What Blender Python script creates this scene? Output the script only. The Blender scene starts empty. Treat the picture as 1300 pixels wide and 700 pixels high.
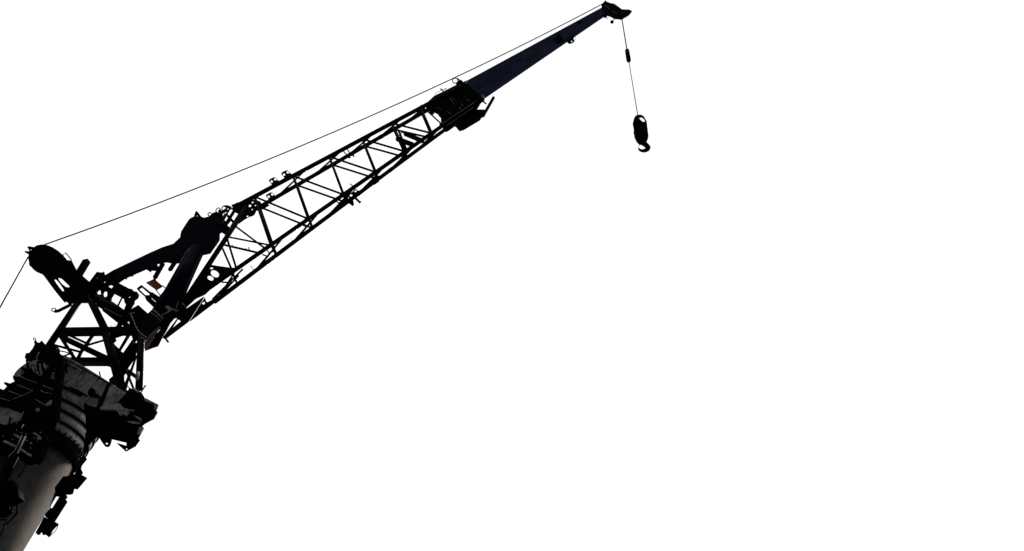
import bpy, bmesh, math, random
from mathutils import Vector, Matrix
from mathutils.geometry import tessellate_polygon
random.seed(7)
S = bpy.context.scene
COL = S.collection

# ---------------------------------------------------------------- camera
F, CX, CY = 850.0, 650.0, 350.0           # focal length in photo pixels, photo centre
ZEN = (715.0, -430.0)                     # where plumb lines meet in the photo
Z = Vector((ZEN[0]-CX, CY-ZEN[1], -F)).normalized()
Yh = Vector((0, 0, -1)); Yh = (Yh - Yh.dot(Z)*Z).normalized()
Xh = Yh.cross(Z)
R = Matrix((Xh, Yh, Z))                   # camera -> world
EYE = Vector((0, 0, 1.6))
cam_d = bpy.data.cameras.new('camera'); cam = bpy.data.objects.new('camera', cam_d); COL.objects.link(cam)
cam.matrix_world = Matrix.Translation(EYE) @ R.to_4x4()
cam_d.sensor_width = 36; cam_d.lens = F/1300*36; cam_d.clip_end = 6000; cam_d.clip_start = .05
S.camera = cam

# crane plane: vertical, a little turned; d is measured across the crane, away from the viewer
AZ = math.radians(12)
N = Vector((math.sin(AZ), math.cos(AZ), 0)); U = Vector((math.cos(AZ), -math.sin(AZ), 0))
D = 20.0
def P(x, y, d=0.0):
    r = R @ Vector((x-CX, CY-y, -F))
    return EYE + r*((D+d)/r.dot(N))
def SC(x, y, d=0.0):                      # metres per photo pixel there
    r = R @ Vector((x-CX, CY-y, -F))
    return (D+d)/r.dot(N)
def PX(v):                                # world -> photo pixel
    c = R.transposed() @ (v-EYE)
    return CX - c.x/c.z*F, CY + c.y/c.z*F

# ---------------------------------------------------------------- materials
def mat(name, col, rough=.6, spec=.25, metal=0, var=.25, scale=3.0, bump=.15, rust=None, rust_amt=.0, fine=30):
    m = bpy.data.materials.new(name); m.use_nodes = True
    nt = m.node_tree; b = nt.nodes['Principled BSDF']
    tc = nt.nodes.new('ShaderNodeTexCoord')
    n1 = nt.nodes.new('ShaderNodeTexNoise'); n1.inputs['Scale'].default_value = scale; n1.inputs['Detail'].default_value = 8
    n1.inputs['Roughness'].default_value = .65
    nt.links.new(tc.outputs['Object'], n1.inputs['Vector'])
    cr = nt.nodes.new('ShaderNodeValToRGB')
    cr.color_ramp.elements[0].position = .3; cr.color_ramp.elements[1].position = .72
    cr.color_ramp.elements[0].color = (*[c*(1-var) for c in col], 1)
    cr.color_ramp.elements[1].color = (*[min(1, c*(1+var)) for c in col], 1)
    nt.links.new(n1.outputs['Fac'], cr.inputs['Fac'])
    out = cr.outputs['Color']
    if rust:
        n2 = nt.nodes.new('ShaderNodeTexNoise'); n2.inputs['Scale'].default_value = scale*1.7; n2.inputs['Detail'].default_value = 10
        mp = nt.nodes.new('ShaderNodeMapping'); mp.inputs['Scale'].default_value = (1, 1, .3)
        nt.links.new(tc.outputs['Object'], mp.inputs['Vector']); nt.links.new(mp.outputs['Vector'], n2.inputs['Vector'])
        r2 = nt.nodes.new('ShaderNodeValToRGB'); r2.color_ramp.elements[0].position = .62-rust_amt; r2.color_ramp.elements[1].position = .72-rust_amt
        nt.links.new(n2.outputs['Fac'], r2.inputs['Fac'])
        mx = nt.nodes.new('ShaderNodeMix'); mx.data_type = 'RGBA'
        nt.links.new(r2.outputs['Color'], mx.inputs['Factor']); nt.links.new(out, mx.inputs['A'])
        mx.inputs['B'].default_value = (*rust, 1); out = mx.outputs['Result']
    nt.links.new(out, b.inputs['Base Color'])
    n3 = nt.nodes.new('ShaderNodeTexNoise'); n3.inputs['Scale'].default_value = fine; n3.inputs['Detail'].default_value = 6
    nt.links.new(tc.outputs['Object'], n3.inputs['Vector'])
    rr = nt.nodes.new('ShaderNodeMapRange'); rr.inputs['To Min'].default_value = max(0, rough-.12); rr.inputs['To Max'].default_value = min(1, rough+.12)
    nt.links.new(n3.outputs['Fac'], rr.inputs['Value']); nt.links.new(rr.outputs['Result'], b.inputs['Roughness'])
    bp = nt.nodes.new('ShaderNodeBump'); bp.inputs['Strength'].default_value = bump; bp.inputs['Distance'].default_value = .02
    nt.links.new(n3.outputs['Fac'], bp.inputs['Height']); nt.links.new(bp.outputs['Normal'], b.inputs['Normal'])
    b.inputs['Metallic'].default_value = metal
    b.inputs['Specular IOR Level'].default_value = spec
    return m
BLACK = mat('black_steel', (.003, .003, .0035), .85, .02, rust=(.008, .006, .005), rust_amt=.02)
NAVY  = mat('navy_painted_steel', (.006, .007, .019), .7, .03, rust=(.007, .006, .007), rust_amt=-.02)
TIP   = mat('blue_black_painted_steel', (.038, .057, .125), .75, .02, var=.5, scale=.8, rust=(.02, .02, .03), rust_amt=.0)
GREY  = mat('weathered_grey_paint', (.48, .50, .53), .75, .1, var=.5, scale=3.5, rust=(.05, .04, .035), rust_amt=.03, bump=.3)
COLUMN= mat('column_grey_paint', (.040, .041, .043), .85, .06, var=.55, scale=2.2, rust=(.034, .027, .022), rust_amt=.03, bump=.35, fine=22)
PALE  = mat('pale_lit_steel', (.42, .42, .42), .5, .4, rust=(.1, .08, .07), rust_amt=.04)  # pale tone stands in for light on thin edges
WHITE = mat('white_plastic_conduit', (.8, .8, .8), .45, .4, var=.05)
BROWN = mat('brown_primed_plate', (.46, .15, .06), .7, .1, var=.35, scale=8)
RUSTY = mat('rust_streaked_steel', (.20, .14, .11), .7, .2, var=.5, scale=5, rust=(.05, .03, .02), rust_amt=.05)
ROPE  = mat('greased_wire_rope', (.012, .011, .010), .6, .2)
GLASS = mat('lamp_glass', (.95, .93, .85), .15, .3, var=.03, bump=0)
GLASS.node_tree.nodes['Principled BSDF'].inputs['Transmission Weight'].default_value = 1
GLASS.node_tree.nodes['Principled BSDF'].inputs['IOR'].default_value = 1.04

# ---------------------------------------------------------------- mesh builders
BUILDERS = []
class Part:
    def __init__(s, name, m, parent, origin=None, label=None):
        s.bm = bmesh.new(); s.m = m
        s.me = bpy.data.meshes.new(name); s.o = bpy.data.objects.new(name, s.me); COL.objects.link(s.o)
        s.me.materials.append(m)
        if parent is not None:
            s.o.parent = parent.o if isinstance(parent, Part) else parent
        root = s.o
        while root.parent: root = root.parent
        s.org = Vector(root.get('_org', (0, 0, 0))) if root is not s.o else (origin or Vector((0, 0, 0)))
        if root is s.o:
            s.o.location = s.org; s.o['_org'] = tuple(s.org)
        if label: s.o['label'] = label
        BUILDERS.append(s)
    def v(s, p): return s.bm.verts.new(p - s.org)
    # plate: outline and holes in photo pixels on plane d, thickness t metres away from the viewer
    def plate(s, pts, d=0.0, t=.06, holes=()):
        loops = [[P(x, y, d) for x, y in pts]] + [[P(x, y, d) for x, y in h] for h in holes]
        return s.prism(loops, N*t)
    def prism(s, loops, ext):
        tri = tessellate_polygon(loops)
        flat = [p for l in loops for p in l]
        a = [s.v(p) for p in flat]; b = [s.v(p+ext) for p in flat]
        for f in tri:
            if len(set(f)) < 3: continue
            try: s.bm.faces.new([a[i] for i in f]); s.bm.faces.new([b[i] for i in reversed(f)])
            except ValueError: pass
        k = 0
        for l in loops:
            n = len(l)
            for i in range(n):
                j = (i+1) % n
                try: s.bm.faces.new((a[k+i], a[k+j], b[k+j], b[k+i]))
                except ValueError: pass
            k += n
        return s
    def tube(s, pts, r, seg=10, r2=None, closed=False, flat=False):    # world points, metres
        pts = [Vector(p) for p in pts]; n = len(pts); rings = []
        prev = None
        for i, p in enumerate(pts):
            if closed: t = pts[(i+1) % n] - pts[i-1]
            else: t = pts[min(i+1, n-1)] - pts[max(i-1, 0)]
            t.normalize()
            if prev is None:
                a = t.cross(N) if abs(t.dot(N)) < .95 else t.cross(Vector((0, 0, 1)))
            else: a = prev - prev.dot(t)*t
            a.normalize(); prev = a; b = t.cross(a)
            rad = r if r2 is None else r+(r2-r)*i/max(1, n-1)
            ph = math.pi/seg if flat else 0
            rings.append([s.v(p + rad*(math.cos(ph+2*math.pi*k/seg)*a + math.sin(ph+2*math.pi*k/seg)*b)) for k in range(seg)])
        m = n if closed else n-1
        for i in range(m):
            A, B = rings[i], rings[(i+1) % n]
            for k in range(seg):
                f = s.bm.faces.new((A[k], A[(k+1) % seg], B[(k+1) % seg], B[k])); f.smooth = not flat
        if not closed:
            s.bm.faces.new(rings[0][::-1]); s.bm.faces.new(rings[-1])
        return s
    def bar(s, a, b, w, d=0.0, d2=None, seg=10, flat=False, w2=None):     # pixel ends, width in pixels
        d2 = d if d2 is None else d2
        p, q = P(*a, d), P(*b, d2)
        r = w/2*(SC(*a, d)+SC(*b, d2))/2
        rr = None if w2 is None else w2/2*SC(*b, d2)
        if flat: r *= math.sqrt(2) if seg == 4 else 1
        return s.tube([p, q], r, seg, rr, flat=flat)
    def wire(s, pts, w, d=0.0, seg=8, closed=False):
        ds = d if isinstance(d, (list, tuple)) else [d]*len(pts)
        r = w/2*SC(*pts[0], ds[0])
        return s.tube([P(x, y, k) for (x, y), k in zip(pts, ds)], r, seg, closed=closed)
    def ring(s, c, rx, ry, w, d=0.0, ang=0):
        a = math.radians(ang); L = []
        for k in range(16):
            x, y = rx*math.cos(k*math.pi/8), ry*math.sin(k*math.pi/8)
            L.append((c[0]+x*math.cos(a)-y*math.sin(a), c[1]+x*math.sin(a)+y*math.cos(a)))
        return s.wire(L, w, d, 6, True)
    def disc(s, c, r, d=0.0, t=.1, seg=32, hole=None, hc=None):      # a wheel standing in the crane plane
        o = P(*c, d); rr = r*SC(*c, d)
        def circ(rad, n): return [o + rad*(math.cos(2*math.pi*k/n)*U + math.sin(2*math.pi*k/n)*Vector((0, 0, 1))) for k in range(n)]
        loops = [circ(rr, seg)]
        if hole: loops.append(circ(hole*SC(*c, d), 20))
        return s.prism(loops, N*t)
    def cyl(s, cx, cy, z0, z1, r0, r1=None, seg=72, ri=None):         # upright body of revolution
        r1 = r0 if r1 is None else r1
        def rg(z, r): return [s.v(Vector((cx+r*math.cos(2*math.pi*k/seg), cy+r*math.sin(2*math.pi*k/seg), z))) for k in range(seg)]
        A, B = rg(z0, r0), rg(z1, r1)
        for k in range(seg):
            f = s.bm.faces.new((A[k], A[(k+1) % seg], B[(k+1) % seg], B[k])); f.smooth = True
        s.bm.faces.new(A[::-1]); s.bm.faces.new(B)
        return s
    def box(s, c, ax, ay, az):
        vs = [s.v(c + i*ax + j*ay + k*az) for i in (-1, 1) for j in (-1, 1) for k in (-1, 1)]
        for f in ((0, 1, 3, 2), (4, 6, 7, 5), (0, 4, 5, 1), (2, 3, 7, 6), (0, 2, 6, 4), (1, 5, 7, 3)):
            s.bm.faces.new([vs[i] for i in f])
        return s
    def quadbox(s, ring0, ring1):             # two rings of 4 world points
        a = [s.v(p) for p in ring0]; b = [s.v(p) for p in ring1]
        for k in range(4): s.bm.faces.new((a[k], a[(k+1) % 4], b[(k+1) % 4], b[k]))
        s.bm.faces.new(a[::-1]); s.bm.faces.new(b); return s
    def finish(s):
        bmesh.ops.recalc_face_normals(s.bm, faces=s.bm.faces[:])
        if s.o.parent: s.split()
        s.bm.to_mesh(s.me); s.bm.free(); s.me.update()
def _split(s):                            # pieces that do not touch become parts of their own
    bm = s.bm; bm.verts.index_update(); seen = [0]*len(bm.verts); cl = []
    for v0 in bm.verts:
        if seen[v0.index]: continue
        st = [v0]; seen[v0.index] = 1; isl = []
        while st:
            v = st.pop(); isl.append(v)
            for e_ in v.link_edges:
                o_ = e_.other_vert(v)
                if not seen[o_.index]: seen[o_.index] = 1; st.append(o_)
        lo = [min(v.co[i] for v in isl) for i in range(3)]; hi_ = [max(v.co[i] for v in isl) for i in range(3)]
        cl.append([lo, hi_, isl])
    ch = True
    while ch:
        ch = False
        for i in range(len(cl)):
            for j in range(i+1, len(cl)):
                if all(cl[i][0][k]-.03 <= cl[j][1][k] and cl[j][0][k]-.03 <= cl[i][1][k] for k in range(3)):
                    a, b = cl[i], cl.pop(j)
                    for k in range(3): a[0][k] = min(a[0][k], b[0][k]); a[1][k] = max(a[1][k], b[1][k])
                    a[2] += b[2]; ch = True; break
            if ch: break
    if len(cl) < 2: return
    kill = []
    for lo, hi_, isl in cl[1:]:
        nb_ = bmesh.new(); mp = {v: nb_.verts.new(v.co) for v in isl}
        for f in {f for v in isl for f in v.link_faces}:
            g_ = nb_.faces.new([mp[v] for v in f.verts]); g_.smooth = f.smooth
        me = bpy.data.meshes.new(s.o.name); nb_.to_mesh(me); nb_.free(); me.materials.append(s.m)
        o = bpy.data.objects.new(s.o.name.split('.')[0], me); COL.objects.link(o); o.parent = s.o.parent
        kill += isl
    bmesh.ops.delete(bm, geom=kill, context='VERTS')
Part.split = _split
def T(tx, ty, pts, k=10.0): return [(tx+a/k, ty+b/k) for a, b in pts]
def E(cx, cy, rx, ry, ang=0, n=14):
    a = math.radians(ang)
    return [(cx+rx*math.cos(2*math.pi*k/n)*math.cos(a)-ry*math.sin(2*math.pi*k/n)*math.sin(a),
             cy+rx*math.cos(2*math.pi*k/n)*math.sin(a)+ry*math.sin(2*math.pi*k/n)*math.cos(a)) for k in range(n)]
def thing(name, loc, label, cat, group=None):
    o = bpy.data.objects.new(name, None); COL.objects.link(o); o.location = loc; o['_org'] = tuple(loc)
    o['label'] = label; o['category'] = cat
    if group: o['group'] = group
    return o

# ---------------------------------------------------------------- column position
RAD = 1.75
def mast_pos(target=(48.7, 668.4)):
    # slide the axis along the crane plane until the right-hand outline passes through the target pixel
    lo, hi = -30.0, 0.0
    c0 = P(0, 600, 0); 
    for _ in range(50):
        s = (lo+hi)/2; c = Vector((U.x*s, U.y*s, 0)) + N*(D)
        # signed distance of axis to the vertical plane through eye and target
        r = R @ Vector((target[0]-CX, CY-target[1], -F))
        h = Vector((r.x, r.y, 0)).normalized(); side = Vector((h.y, -h.x, 0))
        # target ray plane contains vertical: use plane through eye, ray, vertical
        if (c-EYE).dot(side) < -RAD: lo = s
        else: hi = s
    return c
MC = mast_pos(); MX, MY = MC.x, MC.y
def Zat(x, y, d): return P(x, y, d).z
def axis_px(z, r=0):                     # pixel of the near generator at height z
    return PX(Vector((MX, MY, z)) - N*r)

crane = thing('harbour_crane', (MX, MY, 0), 'black harbour pedestal crane with a thick grey column and a long raised lattice boom', 'crane')

# ================================================================ COLUMN AND COLLARS
def z_for(y, r):                         # height whose nearest point on radius r shows at photo row y
    lo, hi = 2, 60
    for _ in range(50):
        m = (lo+hi)/2
        if axis_px(m, r)[1] > y: lo = m
        else: hi = m
    return lo
RS = -12
zt = z_for(556+RS, RAD)
col = Part('pedestal_column', COLUMN, crane)
col.cyl(MX, MY, 0, zt+.3, RAD)
base = Part('base_flange', BLACK, col)
base.cyl(MX, MY, -.0, .18, RAD+.45)
for k in range(24):
    a = 2*math.pi*k/24; base.tube([(MX+math.cos(a)*(RAD+.28), MY+math.sin(a)*(RAD+.28), .18), (MX+math.cos(a)*(RAD+.28), MY+math.sin(a)*(RAD+.28), .3)], .05, 6)
for zz in (3.5, 7):
    if PX(Vector((MX, MY, zz+.3))-N*RAD)[1] < 720: continue
    w = Part('weld_seam', COLUMN, col); w.cyl(MX, MY, zz, zz+.03, RAD+.012)
# stacked collars under the slewing ring
rows = [(556, 541, .12, BLACK), (541, 532.5, .14, GREY), (532.5, 530.5, .2, BLACK), (530.5, 521.5, .17, GREY), (521.5, 519.5, .23, BLACK),
        (519.5, 511, .2, GREY), (511, 509, .26, BLACK), (509, 499, .23, GREY), (499, 496, .28, BLACK)]
for ya, yb, dr, m in rows:
    r = RAD+dr
    c = Part('slewing_collar' if m is GREY else 'collar_flange', m, crane)
    c.cyl(MX, MY, z_for(ya+RS, RAD+.15), z_for(yb+RS, RAD+.15)-.002, r)
ztop = z_for(497+RS, RAD+.15)
tur = Part('slewing_turret', GREY, crane); tur.cyl(MX, MY, ztop, ztop+.9, .75)

# bolts round the widest flange
fl = Part('flange_bolt_circle', BLACK, crane)
zb = z_for(541+RS, RAD+.15)
for k in range(48):
    a = 2*math.pi*k/48; x, y = MX+math.cos(a)*(RAD+.2), MY+math.sin(a)*(RAD+.2)
    fl.tube([(x, y, zb-.1), (x, y, zb+.05)], .035, 6)

# ================================================================ SLEWING PLATFORM
NR = -1.5            # plane of the things in front of the column
deck = Part('slewing_deck', GREY, crane)
deck.plate([(62, 447), (84, 452), (100, 461), (140, 486), (160, 499), (150, 515), (124, 522), (112, 528), (102, 512), (92, 500), (80, 494), (60, 490), (45, 480), (48, 462)], -.9, .25)
seam = Part('deck_stiffener', BLACK, deck)
seam.bar((139, 487), (125, 518), 3.4, -.97, seg=4, flat=True)
seam.bar((84, 462), (97, 469), 1.2, -.95); seam.bar((97, 495), (110, 503), 2.2, -.95); seam.bar((89, 492), (98, 496), 2, -.95)
seam.plate(T(100, 480, [(110, 190), (130, 140), (165, 118), (200, 150), (195, 180), (240, 210), (270, 225), (290, 250), (210, 240), (130, 225)]), -1.0, .08)
seam.bar((84, 456), (140, 488), 1.6, -.95)
rod = Part('vent_pipe', BLACK, deck); rod.bar((126, 472), (128, 480.5), 1.6, -.8)

und = Part('machinery_housing', BLACK, crane)
und.plate([(112, 515), (125, 518), (145, 515), (160, 500), (170, 497), (180, 499), (184, 506), (196, 520), (195, 531), (183, 537.5), (180, 540), (182, 543), (175, 556), (177, 558), (172, 565),
           (161, 569), (161, 561), (158, 561), (141, 557), (140, 556), (124, 554.5), (118, 555), (113, 561), (112, 545), (112, 528)], -1.05, .06)
und.plate([(124, 512), (165, 500), (178, 510), (160, 528), (122, 530)], -.75, .5)
lug = Part('lifting_lug', BLACK, und)
lug.plate([(124, 553), (142, 555), (141, 561), (139.5, 565.5), (137, 567.6), (133.5, 567), (131, 564), (128, 559.5)], -1.0, .03, [E(135.4, 563.2, 1.7, 1.1, 30)])
lug = Part('lifting_lug', BLACK, und)
lug.plate([(160, 556), (176, 556), (172, 566.5), (160, 573), (158.5, 572.5), (147, 562), (160.5, 566)], -1.08, .03, [E(160.6, 570, 1.1, 1.1)])
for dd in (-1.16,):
    tr = Part('lit_side_plate', GREY, und)  # grey plates stand in for lit patches on the black housing
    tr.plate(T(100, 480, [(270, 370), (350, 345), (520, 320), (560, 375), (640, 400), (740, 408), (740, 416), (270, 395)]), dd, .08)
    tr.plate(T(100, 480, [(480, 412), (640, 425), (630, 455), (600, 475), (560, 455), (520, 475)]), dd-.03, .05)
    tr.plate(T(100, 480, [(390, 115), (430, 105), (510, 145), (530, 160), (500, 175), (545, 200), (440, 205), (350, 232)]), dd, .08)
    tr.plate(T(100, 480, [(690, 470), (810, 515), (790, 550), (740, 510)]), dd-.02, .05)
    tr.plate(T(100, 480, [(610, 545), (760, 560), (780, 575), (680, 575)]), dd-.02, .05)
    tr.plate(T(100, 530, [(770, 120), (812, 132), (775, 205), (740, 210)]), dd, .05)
cb = Part('counterweight_bracket', GREY, und)
cb.plate(T(100, 480, [(830, 285), (850, 255), (1013, 340), (985, 405), (1000, 435), (950, 520), (930, 400), (945, 330)]), -1.12, .03)
cb2 = Part('bracket_rib', BLACK, und)
cb2.plate(T(100, 480, [(760, 250), (840, 300), (945, 325), (950, 400), (985, 430), (945, 520), (820, 580), (800, 520), (700, 420)]), -1.2, .04)
cb2.plate(T(100, 480, [(560, 230), (720, 180), (790, 210), (800, 300), (740, 390), (680, 360)]), -1.17, .06)
aer = Part('grab_rail', BLACK, und); aer.bar((179, 498.5), (184, 490.5), 1.6, -1.0); aer.bar((183.4, 491.3), (184.8, 489.6), 2.2, -1.0)
edge = Part('deck_skirt', BLACK, und)
edge.plate([(108, 511), (112, 515), (125, 520), (122, 528), (113, 532), (118, 545), (124, 552), (117, 557), (111, 564), (110, 556), (109, 540), (108, 522)], -1.1, .1)
# hoses and clamps along the right of the collars
cl = Part('hydraulic_hose', BLACK, crane)
random.seed(3)
for k in range(5):
    o = k*2.2
    cl.wire([(107+o*.3, 514), (109.5+o*.3, 530), (110.5+o*.3, 548), (107.5+o*.3, 566), (102+o*.3, 584), (95+o*.4, 604)], 1.8, -1.0+.05*k)
tooth = Part('clamp_block', BLACK, crane)
tooth.plate([(108, 549), (113, 552), (117, 556.5), (111, 563.5), (113.3, 568.5), (107, 577), (110, 583), (103.5, 591), (102.5, 595), (105, 600), (103, 603), (105, 604.5), (104, 606), (97, 621), (94, 620.5), (92, 627), (86, 628), (80, 627), (70, 629), (69.5, 619), (80, 605), (90, 604), (99, 600), (101, 590), (106, 575), (109, 562), (108, 552)], -1.05, .03)
tooth.plate([(100, 601), (110, 606.3), (97.5, 621), (93, 619)], -1.0, .05)
tooth.plate([(90, 616), (93.5, 620), (92.5, 625.5), (89, 628), (85, 628), (84, 620)], -.95, .03, [E(89, 623.3, 1.3, 1.1)])

# ================================================================ WINCH, PLATFORM, FRONT POSTS
dr = Part('winch_drum', GREY, crane)
dr.disc((36.8, 471.2), 18.2, -1.75, .1, 40, hole=11)
dr.disc((36.5, 471.5), 13.5, -1.7, .5, 32, hole=6)
dr.disc((37, 470.5), 16, -1.55, .25, 32)
dk = Part('drum_brake_band', BLACK, dr); dk.disc((36.8, 471), 18.8, -1.6, .1, 40, hole=16)
hb = Part('drum_hub', BLACK, dr); hb.disc((38, 472), 5.6, -1.86, .2, 20); hb.disc((36.5, 471.5), 12.4, -1.71, .05, 30, hole=10)
sp = Part('drum_spoke', BLACK, dr)
for a in (20, 140, 260):
    c = (36.5, 471.5); sp.bar(c, (c[0]+15*math.cos(math.radians(a)), c[1]+15*math.sin(math.radians(a))), 2, -1.8, seg=4, flat=True)
tpw = Part('winch_cowl', BLACK, crane)
tpw.plate([(31, 454), (33, 448.5), (37, 448), (41, 443), (44, 437), (42.8, 434.5), (45, 432), (48, 435), (50, 435.2), (52.8, 432.2), (51.6, 436), (58, 439), (61, 435), (64, 435), (71, 438), (71, 445), (80, 452), (80.5, 470), (72, 462), (62, 461), (55, 458), (48, 457), (47, 452), (44, 453), (38, 453)], -1.3, .3)
lp = Part('eye_loop', BLACK, tpw); lp.ring((43.8, 430.6), 1.5, 1.5, 1.0, -1.2); lp.bar((44.6, 432), (46, 434.5), 1.6, -1.2)
tpw2 = Part('cowl_bracket', PALE, tpw)
tpw2.wire([(49.5, 447.5), (46.5, 453), (46.5, 457), (41, 466)], .8, -1.9)
post = Part('support_post', BLACK, crane)
post.plate([(73, 450), (80.5, 455), (77, 482), (74.5, 500), (72, 532), (66, 529), (69, 500), (70, 470)], -2.0, .2)
post.bar((72, 459), (55, 480), 5, -2.05, seg=4, flat=True)
post.bar((52, 455), (56, 477), 2, -2.0, seg=4, flat=True)
post.plate([(46, 458), (48, 471), (50, 477), (58, 479), (60, 474), (53, 462), (55, 458)], -1.95, .08, [[(48, 460), (52, 459.5), (55, 474), (52.5, 477), (49, 473)]])
post.plate([(60, 475), (66, 469.5), (70, 470), (70, 486), (58, 480)], -1.95, .08, [[(62, 479), (65.5, 471), (68.5, 470.5), (69.5, 475), (69, 483)]])
plat = Part('access_platform', BLACK, crane)
plat.plate([(16, 476.5), (20, 478), (25, 478), (31, 472.5), (40, 475), (53, 480), (70, 484), (70, 500), (68, 528), (55, 531), (46, 533), (34, 528), (28, 524), (18, 520), (8, 516), (-6, 514), (-6, 494), (0, 493.3), (4, 495), (10.5, 491), (5, 487.3), (5.5, 484.8), (13, 487), (18.5, 486), (19.5, 484), (16.5, 481)], -2.1, .12)
plat.plate([(26, 466), (30, 466), (55, 480), (53, 484), (26, 468.5)], -2.15, .1)
rl = Part('platform_lit_edge', PALE, plat)  # pale bars paint the lit edges of the platform gratings
for L in ([(22, 489), (42, 496)], [(11, 496.5), (27, 502.5)], [(42, 496), (29, 502.3), (16, 507)], [(-5, 504), (0, 505.5), (13, 509)], [(26, 477.5), (30, 480.3), (47, 486.5)],
          [(54.5, 489.5), (67, 494.8)], [(51.5, 495.5), (56, 498.5), (66, 500)], [(45.5, 507.5), (52, 511.5), (59, 515.5), (63.5, 514), (65.5, 508)], [(41, 466), (43, 472), (52, 477.5)]):
    rl.wire(L, .75, -2.2, 6)
lt = Part('small_floodlight', GREY, plat); lt.disc((46.7, 519.7), 1.9, -2.25, .1, 14); lt.plate([(58, 513), (64, 508), (65.5, 510), (63, 514.5), (60, 515)], -2.16, .03)

# ---------------- boxes, rams, cables hung on the front of the column
jb = Part('junction_box', BLACK, crane)
jb.plate(T(0, 540, [(-60, 20), (60, 0), (250, -60), (300, -110), (420, -40), (500, 0), (600, 180), (560, 250), (500, 400), (440, 460), (400, 440), (330, 470), (240, 420), (200, 380), (20, 330), (-60, 350)]), -2.15, .25)
jb.plate([(30, 522), (72, 528), (68, 545), (58, 552), (48, 548), (28, 545)], -2.0, .1)
sp_ = Part('side_panel', GREY, crane)
sp_.plate([(-8, 511), (8, 516), (18, 520), (29, 524), (31, 524), (20, 540), (14, 538.5), (11, 536.5), (8, 540), (-8, 535)], -1.98, .04)
jk = Part('box_bolt', GREY, jb)
for x, y, q in ((15.7, 558, .9), (38.7, 568.8, .9), (27, 549.5, .7), (33, 551, .8), (43, 556, .7), (47, 560, .6), (21, 546, .7), (39, 562.5, 1.6), (33.5, 559, 1.0), (4, 554, .8), (51, 549, .7)):
    jk.plate(E(x, y, q, q*.8, 30, 7), -2.24, .03)
js = Part('mounting_shelf', GREY, jb)
for a, b in (((5.5, 560.5), (12, 563.2)), ((13, 563.8), (20, 567.2)), ((26, 570.2), (33, 575)), ((35, 576.5), (39.5, 578.5))): js.bar(a, b, 2.4, -2.25, seg=4, flat=True)
js.plate(T(0, 540, [(410, 100), (440, 90), (520, 150), (505, 180), (470, 175), (480, 140)]), -2.25, .05)
js.plate([(16, 552), (19, 551), (25, 554), (24, 556)], -2.25, .05)
cab = Part('conduit', WHITE, crane)
cab.wire([(28, 553), (23.5, 563), (19, 572)], .9, -2.4); cab.wire([(32.4, 554.4), (22.6, 575.4)], 2.0, -2.4)
cab.wire([(19, 572), (13, 577.5), (10.5, 580.5)], .5, -2.4); cab.wire([(23.5, 580.5), (17, 594)], .7, -2.4); cab.wire([(29.8, 539.5), (27.5, 543.5)], 1.6, -2.4)
cab.wire([(30, 523), (20, 538.5)], .4, -2.3)
ram = Part('hydraulic_ram', BLACK, crane)
ram.bar((18, 578), (5, 608), 11, -2.2, seg=14); ram.bar((6, 603), (-14, 655), 13, -2.2, seg=14)
ram.bar((38, 583), (24, 605), 1.6, -2.1); ram.bar((36.5, 584.5), (33, 590), 2.8, -2.1); ram.bar((25.3, 602.7), (23.6, 605.4), 2.6, -2.1)
ram.wire([(13, 530), (12.3, 535), (11, 540)], 2.2, -2.1)
dome = Part('siren_housing', BLACK, crane)
dome.plate([(-8, 610), (11, 611), (14.5, 608.8), (17, 610.5), (16.5, 612.5), (20, 615.5), (22, 620), (24.3, 631), (17, 634), (14, 637), (-8, 636)], -2.1, .3)
hose = Part('coiled_hose', BLACK, crane)
hose.wire([(14, 634), (20, 638), (22, 644), (22, 651), (17, 657), (10, 664), (4, 667)], 2.2, -2.0)
hose.wire([(6, 667), (4, 674), (0, 680), (-6, 690)], 2.0, -2.0)
hose.wire([(12, 637), (15, 644), (14, 652), (6, 657), (-3, 655), (-6, 646), (-2, 638)], 2.6, -2.05)
hose.wire([(4, 646), (12, 642), (9, 652), (2, 650), (-2, 660), (8, 660)], 2.4, -2.1)
hose.plate([(-6, 640), (10, 640), (14, 650), (6, 656), (-6, 655)], -1.95, .08)

# ---------------- bracket and floodlight on the right of the column
br = Part('floodlight_bracket', BLACK, crane)
br.plate([(69.5, 625), (84, 628), (85.5, 631.5), (83, 633.5), (85.3, 637), (70, 661), (69, 662), (58, 657), (56.5, 654), (63, 645.5)], -.6, .03, [[(70.6, 630.2), (75.4, 630.4), (66, 645.5), (62.9, 644)]])
br.plate([(70.5, 619), (75, 620), (72, 628), (70, 627)], -.65, .05)
flt = Part('floodlight', BLACK, crane)
flt.plate([(56, 656), (60, 658.5), (61, 654.5), (68, 660), (69, 662), (74, 665), (71.3, 667.5), (66, 673), (62.8, 680.5), (61.3, 681.8), (57, 678.3), (54, 679), (53, 675.2), (51, 676), (50, 678.3), (47, 678.8), (45, 676.5)], -.6, .05, [[(57.5, 654), (60, 652.5), (61, 655), (60.5, 658.3), (58, 657)]] if 0 else ())
rim = Part('lamp_rim', BLACK, flt); rim.wire([(72, 665.5), (73.6, 666.5), (72.5, 671), (69, 676), (64.5, 680)], .9, -.6)
gl = Part('lamp_lens', GLASS, flt); gl.plate([(71, 667.5), (72.3, 668), (71, 672), (67, 676.5), (63.5, 679), (66.5, 673)], -.52, .03)

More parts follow.
